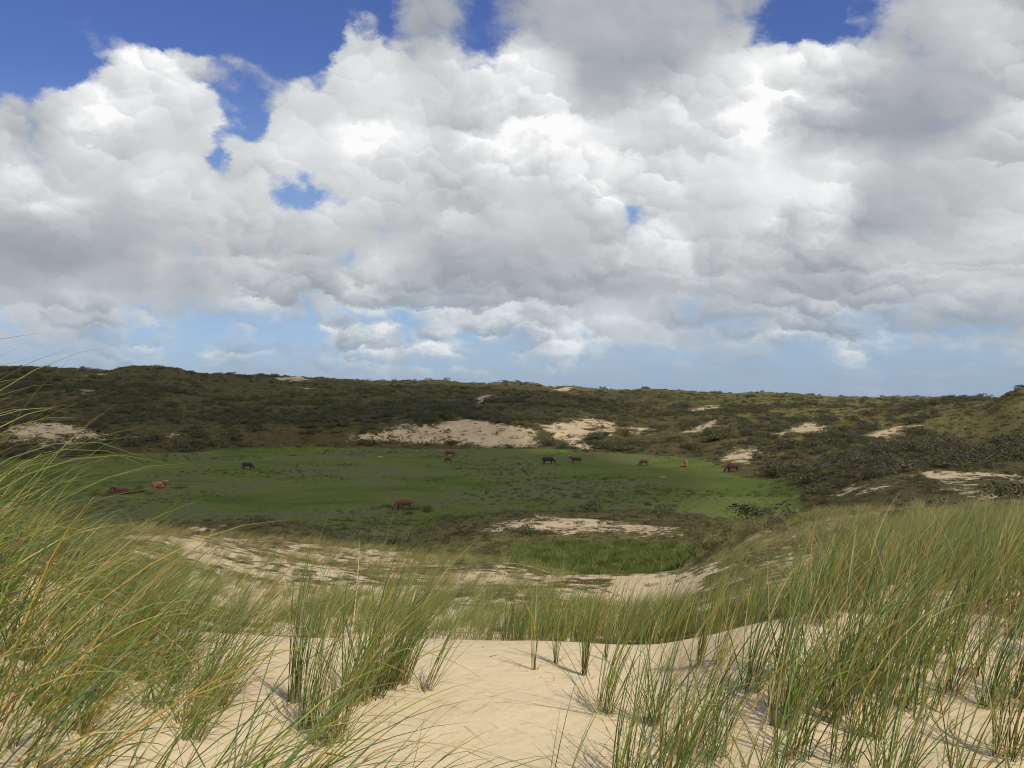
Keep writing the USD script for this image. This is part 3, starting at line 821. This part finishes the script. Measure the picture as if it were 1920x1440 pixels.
def scrub_density(x, y):
    u, s = us(x, y)
    px = u * F + 960
    c = cover(x, y)
    n = fbm2(x, y, 18, 3, 31) + .5 * (fbm2(x, y, 6, 2, 32) - .5)
    d = sstep(.42, .62, n) * .9 + .12
    d = np.maximum(d * np.where(px > 1150, .75, 1), .0)
    d = d * (1 - sstep(.35, .7, c[:, 0])) * (1 - c[:, 1]) + .16 * (c[:, 0] > .3)
    return d, n, px, s


parts = []
for n, cols, dist, pw in ((15000, (-150, 2100), (140, 260), 1.3), (9000, (-150, 2100), (250, 470), 1.2), (2600, (1420, 2150), (66, 145), 1.3), (620, (250, 1330), (54, 76), 1.2), (260, (1280, 2100), (26, 62), 1.2)):
    parts.append(scatter(rng, n, cols, dist, pw))
xs, ys, pxs = (np.concatenate(q) for q in zip(*parts))
# the shrub belt on the right and the thicket above the middle sand slope are denser
d, n_, pxs, ss = scrub_density(xs, ys)
belt = sstep(1470, 1560, pxs) * sstep(92, 98, ss) * sstep(122, 112, ss) * (1 - sstep(.5, .8, cover(xs, ys)[:, 0]))
d = np.maximum(d, belt * .6)
ok = (base(*us(xs, ys)) > .5) & (rng.random(len(xs)) < d)
xs, ys, pxs, n_, belt = xs[ok], ys[ok], pxs[ok], n_[ok], belt[ok]
size = rng.lognormal(-.2, .55, len(xs)) * np.where(ys < 80, .5, np.where(ys < 135, .95, np.where(ys > 280, .95, 1.25))) * np.where(belt > .4, 1.25, 1)
size = np.where(cover(xs, ys)[:, 0] > .45, size * .45, size)
size = np.clip(size, .22, 2.3) * np.where((pxs > 1780) & (ys > 124) & (ys < 165), .5, 1)
kind = np.where(rng.random(len(xs)) < .16, 4, np.where((pxs > 1150) & (rng.random(len(xs)) < .22) & (belt < .3), 5, rng.integers(0, 4, len(xs))))
order = np.argsort(-size / ys)
big = order[(pxs[order] > -40) & (pxs[order] < 1960)][:270]
rest = np.setdiff1d(order, big)
grow('scrub', 'bush', BUSHES, xs[rest], ys[rest], np.stack([size[rest], size[rest], size[rest] * rng.uniform(.7, 1.1, len(rest))], -1), rng.uniform(0, 6.28, len(rest)), kind[rest],
     'dark low scrub covering the far dune slopes', 'scrub', .05)
for k, mk in enumerate(BUSHES):
    stage.CreateClassPrim(f"/World/_bush_{k}")
    mk(f"/World/_bush_{k}/foliage")
    # a few bare stems under the leaves
    r = np.random.default_rng(900 + k)
    st = []
    for q in range(5):
        a, b = np.array([r.normal(0, .06), r.normal(0, .06), -.1]), np.array([r.normal(0, .3), r.normal(0, .3), r.uniform(.25, .4)])
        st.append(trimesh.creation.cylinder(.014, segment=[a, b], sections=5))
    st = trimesh.util.concatenate(st)
    raw_mesh(f"/World/_bush_{k}/stems", np.array(st.vertices), np.array(st.faces), SHRUB, None, tint=np.tile([.07, .05, .035], (len(st.vertices), 1)))
LOOKS_BUSH = ['grey-green', 'dark green', 'greyish dark green', 'deep green', 'brown', 'yellowish low']
def place_of(q):
    return ('on the near mound' if ys[q] < 80 and pxs[q] < 1330 else 'on the near right slope' if ys[q] < 66 else 'right of the meadow' if ys[q] < 145 and pxs[q] > 1400
            else 'on the far left slope' if pxs[q] < 640 else 'on the far middle slope' if pxs[q] < 1280 else 'on the far right slope')


sets = {}
for q in big:
    sets.setdefault((kind[q], place_of(q)), []).append(q)
word_of = {}
for key, qs in sets.items():
    for q, w in zip(qs, in_rows(pxs[qs], ys[qs], ('nearest', 'middle', 'farthest') if len(qs) > 9 else ('',))):
        word_of[q] = w
for q in big:
    p = fresh('shrub')
    xf = UsdGeom.Xform.Define(stage, p)
    z = float(height(xs[q], ys[q])) - .05
    xf.AddTranslateOp().Set(Gf.Vec3d(float(xs[q]), float(ys[q]), z))
    xf.AddRotateZOp().Set(float(rng.uniform(0, 360)))
    s_ = float(size[q])
    xf.AddScaleOp().Set(Gf.Vec3f(s_, s_, s_ * float(rng.uniform(.75, 1.05))))
    xf.GetPrim().GetReferences().AddInternalReference(f"/World/_bush_{kind[q]}")
    xf.GetPrim().SetInstanceable(True)
    tag(xf, f"{LOOKS_BUSH[kind[q]]} shrub {place_of(q)}, {word_of[q]}", 'shrub', f"{LOOKS_BUSH[kind[q]]} shrubs {place_of(q)}")

# low tufts between the shrubs
x1, y1, p1 = field(20000, (-150, 2100), (66, 380), 1.25, lambda x, y, px: (base(*us(x, y)) > .6))
x2, y2, p2 = field(900, (250, 1250), (15, 34), 1.4)
x3, y3, p3 = field(3600, (250, 1560), (38, 78), 1.2)
xs, ys, pxs = np.concatenate([x1, x2, x3]), np.concatenate([y1, y2, y3]), np.concatenate([p1, p2, p3])
c = cover(xs, ys)
ok = (rng.random(len(xs)) < np.where(ys < 40, .5 * sstep(.5, .66, fbm2(xs, ys, 2.2, 2, 41)) + .06, np.where(c[:, 0] > .5, .22, .9)))
xs, ys, pxs, c = xs[ok], ys[ok], pxs[ok], c[ok]
pick = np.where(rng.random(len(xs)) < .25 + .5 * c[:, 2], 1, np.where(rng.random(len(xs)) < .3, 2, 0))
sc = rng.uniform(.5, 1.1, len(xs)) * np.where(ys < 40, .3, np.where(ys < 80, .6, 1))


def tuft_proto(k, tint, h=.5):
    def mk(p):
        r, t, f, d = blades(np.random.default_rng(600 + k), 70, h, .5, width=.03, segs=3, fold=False, straw=.1, green='dark', lean=(.1, .8), bend=(.2, .9), brown=0)
        blade_mesh(p, r, t * .3 + np.asarray(tint) * .7, f)
    return mk


grow('dune_grass', 'tuft', [tuft_proto(0, (.085, .082, .024)), tuft_proto(1, (.19, .168, .056)), tuft_proto(2, (.14, .096, .044))],
     xs, ys, sc, rng.uniform(0, 6.28, len(xs)), pick, 'short mixed grass and herbs between the shrubs', 'grass', .02)

# ---------------------------------------------------------------- the cloud that shades the valley
def lump(rng, n, size, thick):
    """One flat-based heap of cloud, as a closed mesh."""
    balls = []
    for k in range(n):
        r = rng.uniform(.16, .34)
        p = np.array([rng.uniform(-1, 1), rng.uniform(-1, 1)])
        p = p / max(1, np.linalg.norm(p)) * rng.uniform(.1, 1) * (1 - r * .7)
        h = rng.uniform(.0, .5) * (1 - np.linalg.norm(p))
        b = trimesh.creation.icosphere(2, 1.0)
        v = np.array(b.vertices) * [r * size[0], r * size[1], r * thick * 1.6]
        v += [p[0] * size[0], p[1] * size[1], h * thick]
        balls.append(m3.Manifold.hull_points(v))
    body = m3.Manifold.batch_boolean(balls, m3.OpType.Add)
    m = body.refine_to_length(14.0).to_mesh()
    t = trimesh.Trimesh(np.array(m.vert_properties[:, :3]), np.array(m.tri_verts), process=False)
    v = np.array(t.vertices)
    nz = np.stack([meshkit.fbm(v / 38 + k * 9.1, 4, 60 + k) for k in range(3)], -1) - .5
    v = v + nz * [34, 34, 18]
    v[:, 2] = np.maximum(v[:, 2], -.18 * thick)
    return v, np.array(t.faces)


gc = Graph()
mist = gc.add('mix_closure', 'closure', fac=.5, closure1=gc.add('diffuse_bsdf', 'BSDF', color=(.9, .9, .9)), closure2=gc.add('translucent_bsdf', 'BSDF', color=(.9, .9, .9)))
CLOUD = gc.make('/World/Looks/cloud', surface=gc.add('mix_closure', 'closure', fac=.66, closure1=mist, closure2=gc.add('transparent_bsdf', 'BSDF')))


def shade_cloud(ground_xy, size, seed, alt=620.0):
    off = SUN_DIR / SUN_DIR[2] * alt
    v, f = lump(np.random.default_rng(seed), 46, size, 70)
    m = trimesh.Trimesh(v, f, process=False)
    vv, ff, nn = meshkit.arrays(m, True)
    path = fresh('cloud')
    mesh = raw_mesh(path, vv + [ground_xy[0] + off[0], ground_xy[1] + off[1], alt], ff, CLOUD, nn)
    tag(mesh, kind='structure')


shade_cloud((-138, 215), (215, 190), 3)


# ---------------------------------------------------------------- cattle
def smooth_body(chains, size=.05, rounds=8, rough=.02, seed=0):
    parts = []
    for chain in chains:
        for (a, ra), (b, rb) in zip(chain, chain[1:]):
            pts = []
            for c, r in ((a, ra), (b, rb)):
                s = trimesh.creation.icosphere(2, 1.0)
                pts.append(np.array(s.vertices) * r + c)
            parts.append(m3.Manifold.hull_points(np.vstack(pts)))
    m = m3.Manifold.batch_boolean(parts, m3.OpType.Add).refine_to_length(size).to_mesh()
    t = trimesh.Trimesh(np.array(m.vert_properties[:, :3]), np.array(m.tri_verts), process=True)
    trimesh.smoothing.filter_taubin(t, iterations=rounds)
    v, f, n = meshkit.arrays(t, True)
    k = meshkit.fbm(v * [9, 9, 4], 3, seed) - .5
    return v + n * (k * rough * 2)[:, None], f


def V(*a):
    return np.array(a, float)


def cow(px, py, yaw, coat, label, pose='graze', scale=1.0, horns=True, turn=0.0, face=None, seed=0):
    """yaw: heading in degrees, 0 = to the right in the picture, 90 = away."""
    drop = .50 if pose == 'lie' else 0
    d = V(0, 0, -drop)
    spine = [(V(-.92, 0, .98) + d, np.array([.22, .27, .30])), (V(-.62, 0, .99) + d, np.array([.28, .33, .34])), (V(-.1, 0, .92) + d, np.array([.34, .39, .40])), (V(.42, 0, .93) + d, np.array([.32, .35, .40])), (V(.68, 0, .98) + d, np.array([.24, .26, .34]))]
    chains = [spine]
    t = math.radians(turn)
    if pose == 'graze':
        neck, head, muzzle = V(1.05, .1 * math.sin(t), .66), V(1.28, .22 * math.sin(t), .36), V(1.36, .3 * math.sin(t), .10)
        ear_dir = V(-.03, 0, .1)
    elif pose == 'stand':
        neck, head, muzzle = V(1.0 - .1 * abs(math.sin(t)), .3 * math.sin(t), 1.2), V(1.22 * math.cos(t) + .1, .62 * math.sin(t), 1.34), V(1.22 * math.cos(t) + .36 * math.cos(t * 1.5) + .1, .62 * math.sin(t) + .36 * math.sin(t * 1.5), 1.14)
        ear_dir = V(-.04, 0, .02)
    else:
        neck, head, muzzle = V(.98, .18 * math.sin(t), .80), V(1.16, .34 * math.sin(t), .92), V(1.16 + .33 * math.cos(t), .34 * math.sin(t) + .33 * math.sin(t), .74)
        ear_dir = V(-.04, 0, .02)
    chains.append([(spine[-1][0] + V(-.06, 0, .05), .27), (neck, .19), (head, .145), (muzzle, .085)])
    chains.append([(spine[-1][0] + V(.08, 0, -.22), .17), (neck + V(0, 0, -.08), .13)])
    face_dir = muzzle - head
    face_dir /= np.linalg.norm(face_dir)
    lat = np.cross(face_dir, V(0, 0, 1))
    lat /= np.linalg.norm(lat)
    for s in (-1, 1):
        root = head + lat * s * .10 + ear_dir
        chains.append([(root, .045), (root + lat * s * .13 + V(0, 0, -.04), np.array([.06, .06, .035])), (root + lat * s * .22 + V(0, 0, -.09), .02)])
    r = np.random.default_rng(40 + seed)
    for s in (-1, 1):
        j = r.uniform(-.09, .09)
        if pose == 'lie':
            chains.append([(V(.55, .2 * s, .42), .16), (V(.78, .27 * s, .16), .085), (V(.50, .30 * s, .08), .06), (V(.36, .3 * s, .06), .06)])
            chains.append([(V(-.68, .22 * s, .42), .24), (V(-.30, .40 * s, .24), .14), (V(-.62, .44 * s, .10), .075), (V(-.36, .46 * s, .06), .06)])
        else:
            chains.append([(V(.56, .17 * s, .80), .17), (V(.58 + j * .3, .18 * s, .46), .082), (V(.58 + j, .18 * s, .14), .056), (V(.60 + j, .18 * s, .03), .068)])
            chains.append([(V(-.70, .17 * s, .86), .23), (V(-.56 - j * .3, .19 * s, .64), .14), (V(-.80 - j * .6, .18 * s, .44), .075), (V(-.75 - j, .18 * s, .13), .055), (V(-.72 - j, .18 * s, .03), .066)])
    tail0 = V(-1.08, 0, 1.08) + d
    if pose == 'lie':
        chains.append([(tail0, .06), (V(-1.2, .1, .35), .04), (V(-1.1, .3, .06), .06)])
    else:
        chains.append([(tail0, .06), (V(-1.2, 0, .85), .035), (V(-1.2, .02, .5), .035), (V(-1.18, .03, .25), .06)])
    v, f = smooth_body(chains, .06, 6, .022, seed)
    p = fresh('cow')
    h = hit(px, py)
    xf = UsdGeom.Xform.Define(stage, p)
    xf.AddTranslateOp().Set(Gf.Vec3d(float(h[0]), float(h[1]), float(height(h[0], h[1]))))
    xf.AddRotateZOp().Set(float(yaw))
    scale *= .84
    xf.AddScaleOp().Set(Gf.Vec3f(scale, scale, scale))
    tag(xf, label, 'cow', 'red cattle grazing and resting on the valley meadow')
    g = Graph()
    pos = g.add('texture_coordinate', 'object')
    n = g.noise(g.vm('multiply', pos, (6, 6, 2.5)), 1.5, 4.0, .6)
    c = np.array(coat)
    col = g.ramp(n, [(.3, tuple(c * .55)), (.5, tuple(c)), (.7, tuple(np.minimum(c * 1.5 + .01, .8)))])
    mat = g.make(f"/World/Looks/coat_{seed}", surface=g.add('principled_bsdf', 'BSDF', base_color=col, roughness=.8, sheen_weight=.2, specular_ior_level=.2))
    vv, ff, nn = meshkit.arrays((v, f), True)
    raw_mesh(f"{p}/body", vv, ff, mat, nn)
    if horns:
        for s in (-1, 1):
            a = head + lat * s * .09 + V(0, 0, .08)
            path = [a, a + lat * s * .16 + V(0, 0, .0), a + lat * s * .30 - face_dir * .03 + V(0, 0, .06), a + lat * s * .36 + V(0, 0, .2)]
            rad = [.034, .03, .02, .006]
            hm = m3.Manifold.batch_boolean([m3.Manifold.hull_points(np.vstack([np.array(trimesh.creation.icosphere(1, 1.0).vertices) * r_ + q_ for q_, r_ in ((path[k], rad[k]), (path[k + 1], rad[k + 1]))])) for k in range(3)], m3.OpType.Add)
            usdkit.mesh(stage, fresh('horn', p), hm, HORN, smooth=50)
    # shaggy fringe between the horns, and the dark nose
    fr = smooth_body([[(head + V(0, 0, .07) - face_dir * .04, .10), (head + face_dir * .12 + V(0, 0, .05), .085)]], .05, 3, .03, seed + 9)
    if face is not None:
        fc = np.array(face)
        gf = Graph()
        fmat = gf.make(f"/World/Looks/face_{seed}", surface=gf.add('principled_bsdf', 'BSDF', base_color=tuple(fc), roughness=.85))
        tag(usdkit.mesh(stage, f"{p}/forelock", fr, fmat, smooth=60), 'pale cream hair over the face')
    else:
        usdkit.mesh(stage, f"{p}/forelock", fr, mat, smooth=60)
    ns = smooth_body([[(muzzle + face_dir * .035, .066), (muzzle + face_dir * .06, .05)]], .04, 3, .004, seed)
    usdkit.mesh(stage, f"{p}/nose", ns, NOSE, smooth=60)


def plain(name, color, rough=.7, spec=.3):
    g = Graph()
    n = g.noise(g.add('texture_coordinate', 'object'), 12.0, 3.0)
    c = np.array(color)
    return g.make('/World/Looks/' + name, surface=g.add('principled_bsdf', 'BSDF', base_color=g.ramp(n, [(.3, tuple(c * .7)), (.7, tuple(c * 1.25))]), roughness=rough, specular_ior_level=spec))


HORN, NOSE = plain('horn', (.42, .36, .26), .45), plain('nose', (.06, .035, .03), .5)
cow(757, 956, 205, (.105, .043, .019), 'reddish brown cow grazing nearest of the herd, head down to the left', turn=-25, seed=1)
cow(228, 926, 172, (.075, .026, .015), 'dark red cow lying in the grass left of the light ginger cow', 'lie', turn=40, seed=2, scale=1.0)
cow(299, 914, -12, (.25, .100, .040), 'light ginger cow lying in the meadow with its head raised to the right', 'lie', turn=-30, seed=3, scale=1.05)
cow(464, 880, -8, (.032, .017, .012), 'blackish brown cow with lowered head at the back left of the meadow', 'graze', turn=20, seed=4)
cow(845, 856, -15, (.115, .045, .021), 'red cow grazing to the right at the far meadow edge, behind the calf', 'graze', seed=5, scale=1.08)
cow(840, 866, -25, (.085, .032, .019), 'small red brown calf grazing just in front of a larger red cow', 'graze', scale=.68, horns=False, seed=6)
cow(1028, 870, 22, (.020, .013, .011), 'nearly black bull grazing at the far middle of the meadow', 'graze', scale=1.12, turn=-30, seed=7)
cow(1080, 869, 160, (.085, .036, .020), 'red brown cow with a pale face looking up beside the black bull', 'stand', turn=35, face=(.50, .36, .26), scale=1.05, seed=8)
cow(1207, 873, 205, (.085, .033, .018), 'dark red cow grazing in the far right of the meadow, left of the ginger cow', 'graze', scale=.92, seed=9)
cow(1286, 875, 255, (.15, .060, .026), 'ginger brown cow seen head on at the far right edge of the meadow', 'graze', scale=.95, turn=20, seed=10)
cow(1374, 885, 196, (.045, .016, .012), 'very dark red cow grazing below the sandy tracks at the right end of the meadow', 'graze', scale=1.15, turn=-20, seed=11)


# ---------------------------------------------------------------- birds, stones and drift on the sand
BIRD = plain('bird_feathers', (.02, .02, .022), .5)


def crow(px, py):
    h = hit(px, py)
    p = fresh('crow')
    xf = UsdGeom.Xform.Define(stage, p)
    xf.AddTranslateOp().Set(Gf.Vec3d(*map(float, h)))
    tag(xf, 'small black crow standing in the meadow right of the blackish brown cow', 'bird')
    v, f = smooth_body([[(V(-.14, 0, .17), .05), (V(0, 0, .22), .085), (V(.09, 0, .29), .06), (V(.13, 0, .38), .042)], [(V(-.12, 0, .18), .04), (V(-.30, 0, .12), np.array([.03, .04, .012]))],
                        [(V(.02, .03, .15), .02), (V(.03, .035, .02), .009), (V(.07, .035, .008), .008)], [(V(.0, -.03, .15), .02), (V(.0, -.035, .02), .009), (V(.04, -.035, .008), .008)]], .025, 4, .004, 2)
    usdkit.mesh(stage, p + '/body', (v, f), BIRD, smooth=60)
    usdkit.mesh(stage, p + '/beak', trimesh.creation.cone(.014, .07, sections=8, transform=trimesh.transformations.translation_matrix([.165, 0, .375]) @ trimesh.transformations.rotation_matrix(math.pi / 2, [0, 1, 0])), BIRD, smooth=40)


crow(556, 878)


def flyer(px, py, s, span, yaw, bank, label):
    p = fresh('flying_bird')
    xf = UsdGeom.Xform.Define(stage, p)
    xf.AddTranslateOp().Set(Gf.Vec3d((px - 960) / F * s, s, EYE - (py - HOR) / F * s))
    xf.AddRotateZOp().Set(float(yaw))
    xf.AddRotateXOp().Set(float(bank))
    k = span / 2
    tag(xf, label, 'bird')
    v, f = smooth_body([[(V(-.32 * k, 0, 0), .03 * k), (V(-.05 * k, 0, 0), .11 * k), (V(.22 * k, 0, .01), .09 * k), (V(.40 * k, 0, .03), .06 * k), (V(.52 * k, 0, .02), .015 * k)], [(V(-.2 * k, 0, 0), np.array([.05, .06, .02]) * k), (V(-.55 * k, 0, 0), np.array([.03, .14, .012]) * k)]], .04 * k, 3, .0, 3)
    usdkit.mesh(stage, p + '/body', (v, f), BIRD, smooth=60)
    for sgn in (-1, 1):
        w = smooth_body([[(V(.06 * k, .05 * k * sgn, .03 * k), np.array([.16, .05, .025]) * k), (V(.10 * k, .48 * k * sgn, .16 * k), np.array([.14, .05, .015]) * k), (V(-.06 * k, 1.0 * k * sgn, .10 * k), np.array([.05, .03, .008]) * k)]], .05 * k, 2, .0, 4)
        usdkit.mesh(stage, fresh('wing', p), w, BIRD, smooth=60)


flyer(875, 415, 170, .36, 60, 35, 'tiny dark bird flying high before the clouds near the middle')
flyer(194, 660, 300, 1.1, -35, 20, 'distant bird gliding low in the sky above the left dune ridge')

STONE, TWIG = plain('pale_stone', (.27, .24, .17), .9), plain('dead_wood', (.075, .05, .035), .85)


def stone(px, py, size, label):
    r = np.random.default_rng(int(px))
    b = trimesh.creation.icosphere(3, 1.0)
    v = np.array(b.vertices)
    v = v * (1 + (meshkit.fbm(v * 1.6 + px, 4, 5) - .5)[:, None] * .7) * np.array(size)
    h = hit(px, py)
    m = usdkit.mesh(stage, fresh('pale_boulder'), (v + h + [0, 0, size[2] * .25], np.array(b.faces)), STONE, smooth=50)
    tag(m, label, 'boulder')


stone(713, 858, (.55, .34, .2), 'low pale boulder lying in the grass at the back of the meadow')
stone(1243, 895, (.65, .4, .08), 'flat pale slab in the grass at the right of the meadow')


def twig(px, py, length, yaw, rad, label, bend=.15):
    h = hit(px, py)
    r = np.random.default_rng(int(px * 3 + py))
    pts = [V(0, 0, 0)]
    a = math.radians(yaw)
    for k in range(6):
        a += r.normal(0, bend)
        q = pts[-1] + V(math.cos(a), math.sin(a), 0) * length / 6
        pts.append(q)
    pts = [q + [h[0], h[1], 0] for q in pts]
    pts = [V(q[0], q[1], float(height(q[0], q[1])) + rad * .7 + .002 * (k % 2)) for k, q in enumerate(pts)]
    parts = [m3.Manifold.hull_points(np.vstack([np.array(trimesh.creation.icosphere(1, 1.0).vertices) * (rad * (1 - .1 * k)) + pts[k], np.array(trimesh.creation.icosphere(1, 1.0).vertices) * (rad * (.9 - .1 * k)) + pts[k + 1]])) for k in range(6)]
    m = usdkit.mesh(stage, fresh('twig'), m3.Manifold.batch_boolean(parts, m3.OpType.Add), TWIG, smooth=50)
    tag(m, label, 'twig')


twig(357, 1353, .055, 2, .007, 'short thick dark twig lying on the bare sand left of the middle')
twig(612, 1414, .10, -12, .004, 'thin dark twig on the sand below the big middle group of marram')
twig(918, 1232, .09, 35, .0022, 'thin bent stalk on the sand below the crest right of the middle group')

# dry broken blades lying about on the sand
n = 420
x, y, px = scatter(rng, n, (100, 1900), (2.4, 6.4), 1.6)
ln = rng.uniform(.05, .30, n)
a = rng.normal(.2, .8, n)
t = np.linspace(0, 1, 5)
off = (t[None] - .5) * ln[:, None]
cur = rng.normal(0, .35, n)[:, None] * (t[None] ** 2) * ln[:, None]
bx = x[:, None] + off * np.cos(a)[:, None] - cur * np.sin(a)[:, None]
by = y[:, None] + off * np.sin(a)[:, None] + cur * np.cos(a)[:, None]
bz = height(bx, by) + .004 + .012 * np.abs(np.sin(t * 3.1))[None] * rng.random((n, 1))
sx, sy = -np.sin(a)[:, None] * .0013 * (1 - .7 * t), np.cos(a)[:, None] * .0013 * (1 - .7 * t)
ring = np.stack([np.stack([bx - sx, by - sy, bz], -1), np.stack([bx + sx, by + sy, bz], -1)], 2)
ct = np.where(rng.random((n, 1)) < .3, [[.20, .12, .07]], [[.50, .40, .20]]) * rng.uniform(.7, 1.1, (n, 1))
tint = np.broadcast_to(ct[:, None, None], ring.shape).copy()
m = blade_mesh('/World/straw_litter', ring, tint, np.array([(k * 2, k * 2 + 1, k * 2 + 3, k * 2 + 2) for k in range(4)]))
tag(m, 'dry broken grass blades strewn over the bare sand', 'straw', kind='stuff')
